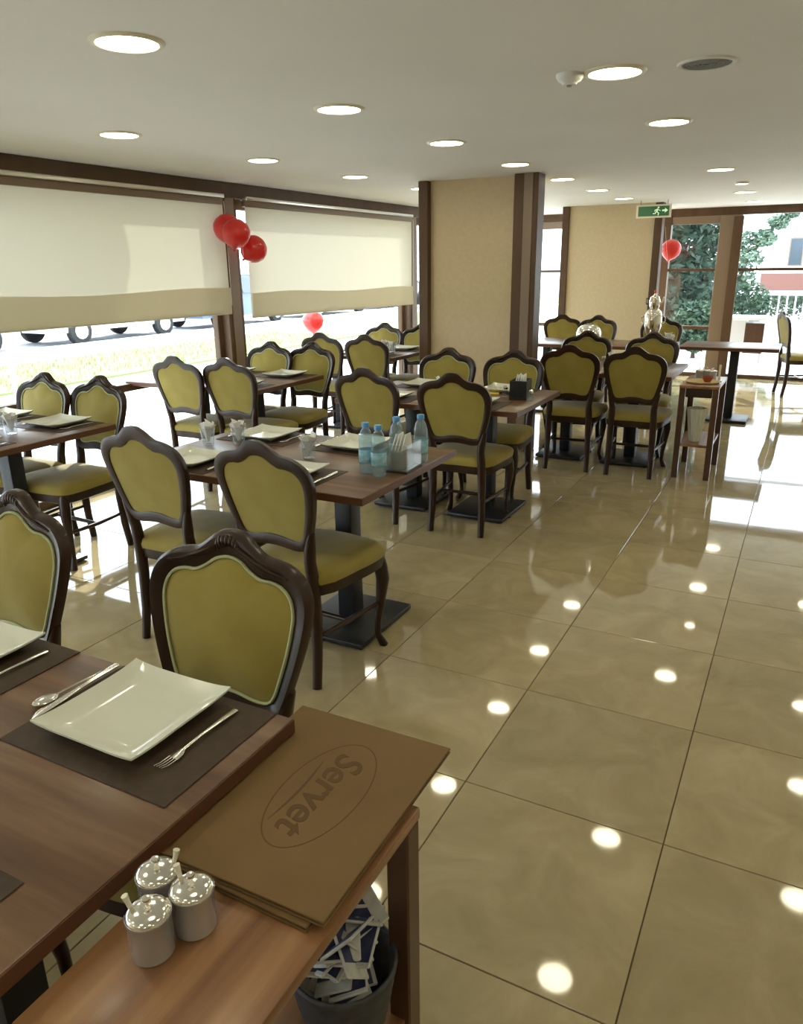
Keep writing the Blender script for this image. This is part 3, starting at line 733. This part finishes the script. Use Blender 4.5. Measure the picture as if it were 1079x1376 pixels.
# far buffet: chafing dish and tea urn
t = thing('chafing_dish', 'silver domed chafing dish on the far table', 'chafing dish', (-2.02, 8.02, ZT)); t.scale = (.68, .85, .9)
obj('stand_frame', box(B(), -.19, .19, -.12, .12, .03, .06, .006, 1), 'chrome', t)
for sx in (-1, 1):
    for sy in (-1, 1):
        bm = B(); sweep(bm, [(sx * .17, sy * .1, 0), (sx * .165, sy * .1, .05)], .009, 8); obj('foot', bm, 'chrome', t)
bm = B(); lathe(bm, [(.19, .06), (.195, .10), (.19, .115), (.17, .16), (.12, .195), (.05, .21), (0, .213)], n=28, sy=.65); ld = obj('lid', bm, 'chrome', t, 60)
bm = B(); sweep(bm, [(-.05, 0, .21), (-.04, 0, .235), (.04, 0, .235), (.05, 0, .21)], .006, 8); obj('handle', bm, 'black', ld)
t = thing('tea_urn', 'tall silver tea urn with a teapot on top on the far table', 'tea urn', (-1.39, 8.06, ZT)); t.scale = (.82, .82, 1.16)
bm = B(); lathe(bm, [(0, 0), (.09, 0), (.09, .015), (.05, .03), (.04, .06), (.08, .10), (.105, .16), (.105, .24), (.09, .28), (.06, .30), (0, .305)], n=24); u = obj('urn_body', bm, 'chrome', t, 40)
bm = B(); lathe(bm, [(0, .30), (.05, .302), (.065, .33), (.068, .37), (.05, .405), (.02, .415), (.012, .43), (0, .432)], n=20); tp = obj('teapot', bm, 'chrome', t, 40)
bm = B(); sweep(bm, [(.055, 0, .335), (.09, 0, .36), (.105, 0, .40)], [.013, .010, .007], 8); obj('spout', bm, 'chrome', tp)
bm = B(); sweep(bm, [(-.06, 0, .39), (-.10, 0, .385), (-.10, 0, .345), (-.06, 0, .335)], .006, 8); obj('handle', bm, 'black', tp)
bm = B(); sweep(bm, [(0, -.10, .13), (0, -.14, .13), (0, -.15, .11)], [.010, .009, .008], 8); obj('tap', bm, 'chrome', u)
bm = B(); ball(bm, (0, 0, .445), .014, 10, 8); obj('knob', bm, 'red', tp)
for s in (-1, 1):
    bm = B(); sweep(bm, [(s * .10, 0, .17), (s * .14, 0, .19), (s * .14, 0, .23), (s * .10, 0, .25)], .007, 8); obj('side_handle', bm, 'chrome', u)
for k, (x, y) in enumerate(((-1.20, 8.02), (-1.24, 8.14))):
    tumbler.put((x, y, ZT), k, 'glass tumbler beside the silver tea urn, %s one' % ('nearer', 'farther')[k], 'tumblers beside the tea urn')

# ------------------------------------------------------------------ balloons
def balloon(c, r, label, tilt=(0, 0), group=None, string=None):
    t = thing('balloon', label, 'balloon', c, 0, group); t.rotation_euler = (tilt[0], tilt[1], 0)
    bm = B(); lathe(bm, [(0, -1.12 * r), (.06 * r, -1.10 * r), (.30 * r, -.95 * r), (.62 * r, -.72 * r), (.88 * r, -.38 * r), (r, .05 * r), (.95 * r, .40 * r), (.75 * r, .72 * r), (.42 * r, .95 * r), (.15 * r, 1.03 * r), (0, 1.04 * r)], n=24)
    obj('envelope', bm, 'red', t, 80)
    bm = B(); lathe(bm, [(.02 * r, -1.10 * r), (.08 * r, -1.16 * r), (.11 * r, -1.24 * r), (0, -1.20 * r)], n=10); obj('knot', bm, 'red', t)
    if string:
        i = t.matrix_basis.inverted(); bm = B(); sweep(bm, [(0, 0, -1.2 * r), i @ Vector(string)], .0015, 5); obj('string', bm, 'white', t)
balloon((-4.235, 5.05, 1.845), .112, 'red balloon on the window post, upper left of three', (.3, .2), 'red balloons on the window post', (-4.375, 5.27, 1.80))
balloon((-4.10, 4.99, 1.800), .112, 'red balloon on the window post, middle of three', (.2, .4), 'red balloons on the window post', (-4.375, 5.27, 1.80))
balloon((-4.18, 5.29, 1.690), .112, 'red balloon on the window post, lowest, hanging over the blind', (-.9, .3), 'red balloons on the window post', (-4.375, 5.27, 1.80))
balloon((-1.70, 10.7, 1.69), .125, 'red balloon hanging by the far glazing beside the beige wall', (0, .2), None, (-1.70, 10.12, 1.95))
balloon((-4.85, 7.10, .97), .12, 'red balloon outside the glass, under the blind edge', (0, 0), None, (-4.85, 7.1, -.09))

# ------------------------------------------------------------------ ceiling fittings
def make_light():
    t = thing('ceiling_light', '', 'ceiling light')
    bm = B(); lathe(bm, [(.092, -.001), (.096, -.008), (.112, -.006), (.116, .0), (.092, 0)], n=32); obj('trim_ring', bm, 'trim', t, 50)
    bm = B(); lathe(bm, [(0, -.004), (.094, -.004), (.094, .0), (0, .0)], n=32); obj('diffuser', bm, 'diff', t, 50); return t
light = Kind(make_light)
rows = ((-3.32, [1.97, 3.16, 4.37, 5.54, 6.72, 7.90], 'nearest the window blinds'), (-1.99, [.78, 1.97, 3.20, 4.36, 5.53, 6.70, 7.91, 9.08], 'leading past the pillar'),
        (-.76, [.78, 1.97, 3.16, 4.36, 6.75, 9.06, 10.55], 'above the open aisle'), (.42, [.78, 1.97, 3.16, 4.36, 5.54, 6.75, 9.06], 'beyond the right edge'), (1.55, [-.42, 1.97, 4.36, 6.75], 'by the right wall'))
ordn = ['first', 'second', 'third', 'fourth', 'fifth', 'sixth', 'seventh', 'eighth']
for x, ys, rn in rows:
    for k, y in enumerate(ys): light.put((x, y, HC), 0, 'round ceiling light, %s in the row %s' % (ordn[k], rn), 'round recessed ceiling lights')
for x in (-3.32, -1.99, -.76, .42):
    for y in (-.42, -1.62): light.put((x, y, HC), 0, 'round ceiling light behind the camera', 'ceiling lights behind the camera')
t = thing('spot_light', 'small bright ceiling spot between two round lights at the far right', 'ceiling light', (-.70, 7.92, HC))
bm = B(); lathe(bm, [(.05, -.02), (.056, -.018), (.062, 0), (.05, 0)], n=20); obj('trim_ring', bm, 'trim', t)
bm = B(); lathe(bm, [(0, -.016), (.05, -.016), (.05, 0), (0, 0)], n=20); obj('diffuser', bm, 'diff', t)
t = thing('smoke_detector', 'white smoke detector beside a round ceiling light', 'smoke detector', (-.915, 3.11, HC))
bm = B(); lathe(bm, [(0, -.038), (.025, -.036), (.030, -.028), (.042, -.024), (.050, -.012), (.052, 0), (0, 0)], n=24); obj('housing', bm, 'white', t, 40)
bm = B(); lathe(bm, [(0, -.043), (.010, -.042), (.012, -.037), (0, -.037)], n=12); obj('sensor', bm, 'greyp', t, 40)
t = thing('ceiling_speaker', 'flat grey round grille on the ceiling at upper right', 'speaker', (-.445, 3.20, HC))
bm = B(); lathe(bm, [(.085, -.003), (.088, -.007), (.098, -.006), (.102, 0), (.085, 0)], n=28); obj('rim', bm, 'white', t)
bm = B()
for k in range(6): lathe(bm, [(.012 + k * .013, -.005), (.019 + k * .013, -.005), (.019 + k * .013, -.001), (.012 + k * .013, -.001), (.012 + k * .013, -.005)], n=28)
lathe(bm, [(0, -.0012), (.086, -.0012), (.086, 0), (0, 0)], n=28); obj('grille', bm, 'greyp', t)

# exit sign hung from the ceiling
t = thing('exit_sign', 'green exit sign with white running figure hanging from the ceiling', 'sign', (-1.755, 9.60, 2.105), 0)
obj('housing', box(B(), -.195, .195, -.012, .012, -.075, .068, .004, 1), 'trim', t)
obj('panel', box(B(), -.172, .172, -.0145, -.012, -.056, .050), 'green', t, None)
for s in (-1, 1):
    bm = B(); sweep(bm, [(s * .15, 0, .066), (s * .15, 0, .115)], .004, 6); obj('hanger', bm, 'greyp', t)
bm = B()
def flat(bm, pts):
    a = [bm.verts.new((x, -.0149, z)) for x, z in pts]; b = [bm.verts.new((x, -.0160, z)) for x, z in pts]; bm.faces.new(b); bm.faces.new(a[::-1])
    for i in range(len(pts)): bm.faces.new((a[i], b[i], b[(i + 1) % len(pts)], a[(i + 1) % len(pts)]))
def circ(cx, cz, r, n=12): return [(cx + r * math.cos(2 * PI * k / n), cz + r * math.sin(2 * PI * k / n)) for k in range(n)]
flat(bm, circ(.052, .034, .011)); flat(bm, [(.035, .022), (.052, .020), (.044, -.012), (.026, -.008)])
flat(bm, [(.048, .018), (.078, .004), (.075, -.003), (.046, .010)]); flat(bm, [(.036, .020), (.012, .010), (.010, -.010), (.018, -.010), (.020, .004), (.036, .010)])
flat(bm, [(.032, -.008), (.044, -.010), (.064, -.026), (.058, -.050), (.048, -.050), (.052, -.030)]); flat(bm, [(.026, -.008), (.036, -.010), (.024, -.034), (-.006, -.036), (-.006, -.026), (.016, -.026)])
obj('running_figure', bm, 'greenl', t, None)
bm = B(); flat(bm, [(.095, -.006), (.125, -.006), (.125, -.024), (.158, .002), (.125, .028), (.125, .010), (.095, .010)]); obj('arrow', bm, 'greenl', t, None)

# ------------------------------------------------------------------ outside
GZ = -.09
struct('ground', box(B(), -70, 40, -40, 80, GZ - .05, GZ), 'pave')
struct('road', box(B(), -24, -14.2, -40, 60, GZ, GZ + .004), 'asphalt')
struct('lawn', box(B(), -12.6, -9.7, -30, 40, GZ, GZ + .03), 'grass')
struct('kerb', box(B(), -14.2, -14.0, -40, 60, GZ, GZ + .10), 'plaster')
bm = B(); rg = random.Random(5)
for k in range(6000):
    x, y = rg.uniform(-12.5, -9.8), rg.uniform(0, 16); a = rg.uniform(0, 2 * PI); h = rg.uniform(.04, .09)
    dx, dy = .006 * math.cos(a), .006 * math.sin(a)
    v = [bm.verts.new(p) for p in ((x - dx, y - dy, GZ + .03), (x + dx, y + dy, GZ + .03), (x + dy * 3, y - dx * 3, GZ + .03 + h))]; bm.faces.new(v)
g = obj('grass_blades', bm, 'grass', None, None); tag(g, 'short bright grass on the strip outside the long blind', 'grass'); g['kind'] = 'stuff'

def make_car(colour):
    t = thing('parked_car', '', 'car')
    side = [(-2.05, .30), (-2.10, .55), (-2.02, .80), (-1.55, .90), (-1.05, 1.36), (-.55, 1.45), (.35, 1.43), (.85, 1.12), (1.15, .92), (1.85, .80), (2.08, .62), (2.08, .32)]
    bm = B(); L = []
    for yy, inset in ((-.84, .0), (-.80, .04), (.80, .04), (.84, .0)): pass
    for yy, k in ((-.82, 0), (-.86, 1), (.86, 1), (.82, 0)):
        L.append([bm.verts.new((x, yy * (1 - .16 * max(0, (z - .9) / .5)), z if k else z * .985 + .006)) for x, z in side])
    n = len(side)
    for a, b in zip(L, L[1:]):
        for i in range(n): bm.faces.new((a[i], a[(i + 1) % n], b[(i + 1) % n], b[i]))
    bm.faces.new(L[0][::-1]); bm.faces.new(L[-1]); obj('body', bm, 'car_' + colour, t, 30)
    for s in (-1, 1):
        for x0, x1, u0, u1 in ((-1.15, -.32, -.98, -.32), (-.24, .75, -.24, .38)):
            bm = B(); yy = lambda z: s * (.865 * (1 - .16 * max(0, (z - .9) / .5)) + .004)
            P = [(x0, .93), (x1, .93), (u1, 1.34), (u0, 1.34)]
            a = [bm.verts.new((x, yy(z), z)) for x, z in P]; b = [bm.verts.new((x, yy(z) - s * .012, z)) for x, z in P]; bm.faces.new(a); bm.faces.new(b[::-1])
            for i in range(4): bm.faces.new((a[i], b[i], b[(i + 1) % 4], a[(i + 1) % 4]))
            obj('side_window', bm, 'dglass', t, None)
        for wx in (-1.30, 1.30):
            bm = B(); k0 = len(bm.verts); lathe(bm, [(0, -.09), (.20, -.09), (.29, -.085), (.31, -.06), (.31, .06), (.29, .085), (0, .085)], n=20)
            for v in bm.verts: v.co = Vector((v.co.x + wx, v.co.z + s * .80, v.co.y + .31))
            wh = obj('wheel', bm, 'tyre', t, 40)
            bm = B(); lathe(bm, [(0, 0), (.18, 0), (.18, .01), (0, .03)], n=12)
            for v in bm.verts: v.co = Vector((v.co.x + wx, s * (.893 + v.co.z * .5), v.co.y + .31))
            obj('hub_cap', bm, 'alu', wh, 40)
    for x, nm, m_ in ((2.085, 'headlight', 'white'), (-2.09, 'tail_light', 'terracotta')):
        for s in (-1, 1): obj(nm, box(B(), x - .03, x + .02, s * .62 - .16, s * .62 + .16, .56, .70, .01, 1), m_, t)
    bm = B(); v = [bm.verts.new(p) for p in ((.88, -.62, 1.13), (.88, .62, 1.13), (.40, .60, 1.43), (.40, -.60, 1.43))]; bm.faces.new(v)
    v2 = [bm.verts.new((a.co.x + .02, a.co.y, a.co.z + .01)) for a in v]; bm.faces.new(v2[::-1])
    for i in range(4): bm.faces.new((v[i], v2[i], v2[(i + 1) % 4], v[(i + 1) % 4]))
    obj('windscreen', bm, 'dglass', t, None)
    return t
for k, (x, y, col, rz) in enumerate(((-15.6, 8.6, 'silver', PI / 2), (-15.5, 13.4, 'white', PI / 2), (-15.6, 18.3, 'blue', PI / 2), (-15.5, 23.2, 'beige', PI / 2), (-15.6, 28.5, 'grey', PI / 2))):
    c = make_car(col); c.location = (x, y, GZ + .004); c.rotation_euler = (0, 0, rz); c['label'] = col + ' car parked along the road outside, glimpsed under the blinds'; c['group'] = 'cars parked outside'

def leafcloud(bm, c, rx, ry, rz, n, s, rg):
    for _ in range(n):
        d = Vector((rg.gauss(0, 1), rg.gauss(0, 1), rg.gauss(0, 1))).normalized() * rg.random() ** .35
        p = Vector((c[0] + d.x * rx, c[1] + d.y * ry, c[2] + d.z * rz)); a = Vector((rg.uniform(-1, 1), rg.uniform(-1, 1), rg.uniform(-.6, .6))).normalized() * s * rg.uniform(.6, 1.3)
        b = a.cross(Vector((rg.uniform(-1, 1), rg.uniform(-1, 1), rg.uniform(-1, 1)))).normalized() * s * .38
        v = [bm.verts.new(q) for q in (p - a, p + b, p + a, p - b)]; bm.faces.new(v)
def conifer(x, y, h, r, label, seed):
    rg = random.Random(seed); t = thing('conifer_tree', label, 'tree', (x, y, GZ), 0, 'trees beyond the far glazing')
    bm = B(); sweep(bm, [(0, 0, 0), (0, 0, h * .5), (.05, 0, h * .97)], [.16, .10, .02], 8); obj('trunk', bm, 'bark', t)
    bm = B()
    for k in range(26):
        f = k / 25; z = h * (.10 + .88 * f); rr = r * (1 - f) ** .75 + .12
        for j in range(7):
            a = rg.uniform(0, 2 * PI); q_ = rr * rg.uniform(.45, .95); leafcloud(bm, (q_ * math.cos(a), q_ * math.sin(a), z - .12 * q_), rr * .38 + .08, rr * .38 + .08, .20, 26, .13, rg)
    obj('foliage', bm, 'tree', t, None)
conifer(-2.55, 16.8, 5.6, .95, 'dark green conifer beyond the left far pane', 1)
conifer(-3.1, 20.8, 7.0, 1.2, 'taller dark conifer behind the left far pane', 2)
conifer(-3.75, 25.0, 6.5, 1.3, 'farthest dark conifer behind the left far pane', 3)
def shrub(x, y, h, r, label, seed):
    rg = random.Random(seed); t = thing('shrub', label, 'shrub', (x, y, GZ)); bm = B(); sweep(bm, [(0, 0, 0), (0, 0, h * .5)], [.04, .02], 6); obj('stem', bm, 'bark', t)
    bm = B(); leafcloud(bm, (0, 0, h * .55), r, r, h * .45, 1500, .07, rg); obj('foliage', bm, 'bush', t, None)
shrub(-1.35, 18.8, 1.25, .6, 'low dark shrub behind the white counter outside', 11)
shrub(-1.75, 14.4, 1.0, .45, 'yellowish green shrub at the foot of the left far pane', 12)
# broad-leaved tree whose branch hangs into the right far pane
rg = random.Random(21); t = thing('leafy_tree', 'pale leafy tree reaching up across the right far pane', 'tree', (-2.35, 27.5, GZ))
bm = B(); sweep(bm, [(0, 0, 0), (.1, 0, .9), (.35, 0, 1.7), (.8, 0, 2.4), (1.3, 0, 2.9)], [.10, .08, .06, .04, .015], 8); obj('trunk', bm, 'bark', t)
bm = B()
for c, r_ in (((.15, 0, 1.1), .55), ((.3, 0, 1.7), .55), ((.1, 0, 2.2), .5), ((.75, 0, 2.3), .38), ((1.1, 0, 2.75), .32), ((1.45, 0, 3.0), .2)): leafcloud(bm, c, r_, r_, r_ * .7, 300, .11, rg)
obj('foliage', bm, 'pale_leaf', t, None)

# white house across the way
t = thing('house', 'white house with a salmon parapet beyond the terrace', 'building', (.9, 34.0, GZ))
obj('upper_wall', box(B(), -2.9, 8, 0, 6, .55, 4.9), 'plaster', t, None)
obj('ground_floor_wall', box(B(), -2.9, 8, .02, 6, 0, .55), 'stone', t, None)
obj('roof', box(B(), -3.3, 8.5, -.6, 6.5, 4.9, 5.15, .02, 1), 'plaster', t)
bal = obj('balcony', box(B(), -2.75, 8, -1.3, 0, .42, .54, .01, 1), 'plaster', t)
obj('parapet', box(B(), -2.75, 8, -1.3, -1.18, .54, 1.16, .01, 1), 'brick', bal)
for k in range(7):
    x = -1.95 + k * 1.45
    wn = obj('window', box(B(), x, x + .52, -.03, .03, 1.40, 2.45), 'frame_taupe', t, None); obj('pane', box(B(), x + .05, x + .47, -.05, -.03, 1.45, 2.40), 'dglass', wn, None)
# white railing of the terrace
t = thing('terrace_railing', 'white metal railing along the terrace, before the house', 'railing', (1.1, 22.0, GZ))
obj('top_rail', box(B(), -2.5, 5, -.03, .03, .78, .85, .01, 1), 'wmetal', t); obj('bottom_rail', box(B(), -2.5, 5, -.02, .02, .08, .12, .005, 1), 'wmetal', t)
bal_m = mesh('baluster', box(B(), -.018, .018, -.018, .018, .12, .78), None); bal_m.materials.append(M['wmetal'])
for k in range(38): obj('baluster', bal_m, None, t, loc=(-2.42 + k * .19, 0, 0))
rg = random.Random(31); t = thing('clipped_hedge', 'dark clipped hedge behind the white terrace railing', 'hedge', (1.1, 24.0, GZ))
bm = B(); [leafcloud(bm, (-2.3 + k * .5, 0, .42), .42, .35, .36, 260, .07, rg) for k in range(13)]; obj('foliage', bm, 'bush', t, None)
bm = B(); [sweep(bm, [(-2.3 + k * .5, 0, 0), (-2.3 + k * .5, 0, .4)], .02, 6) for k in range(13)]; obj('stems', bm, 'bark', t)
# outdoor counter
t = thing('outdoor_counter', 'white topped outdoor counter just beyond the far glazing', 'counter', (-.86, 12.3, GZ))
obj('counter_top', box(B(), -.34, .34, -.25, .25, .82, .87, .01, 1), 'plaster', t)
obj('front_panel', box(B(), -.31, .06, -.2, .2, .36, .82), 'wmetal', t, None)
obj('open_cupboard', box(B(), .06, .31, -.2, .2, .36, .78), 'leg_wood', t, None)
for sx in (-1, 1):
    for sy in (-1, 1): obj('leg', box(B(), sx * .29 - .015, sx * .29 + .015, sy * .18 - .015, sy * .18 + .015, 0, .36), 'wmetal', t, None)
# sunshade added outside, unseen, so its canopy shades part of the long blind
t = thing('added_sunshade', 'unseen cream sunshade added outside to shade the long blind', 'added_sunshade', (-5.95, 4.16, GZ))
bm = B(); sweep(bm, [(0, 0, .06), (0, 0, 2.9)], .02, 10); obj('pole', bm, 'wmetal', t)
bm = B(); lathe(bm, [(0, 0), (.26, 0), (.26, .05), (.05, .08), (0, .08)], n=20); obj('base', bm, 'plaster', t)
bm = B(); N = 6; top = bm.verts.new((0, 0, 2.92)); rim = []; rim2 = []
for k in range(N * 4):
    a = 2 * PI * k / (N * 4); r_ = 1.35 * (1 - .06 * (math.sin(a * N / 2) ** 2)); rim.append(bm.verts.new((r_ * math.cos(a), r_ * math.sin(a), 2.45))); rim2.append(bm.verts.new((r_ * math.cos(a), r_ * math.sin(a), 2.28 + .02 * math.sin(a * 12))))
for k in range(N * 4):
    j = (k + 1) % (N * 4); bm.faces.new((top, rim[k], rim[j])); bm.faces.new((rim[k], rim2[k], rim2[j], rim[j]))
obj('canopy', bm, 'canvas', t, 20)
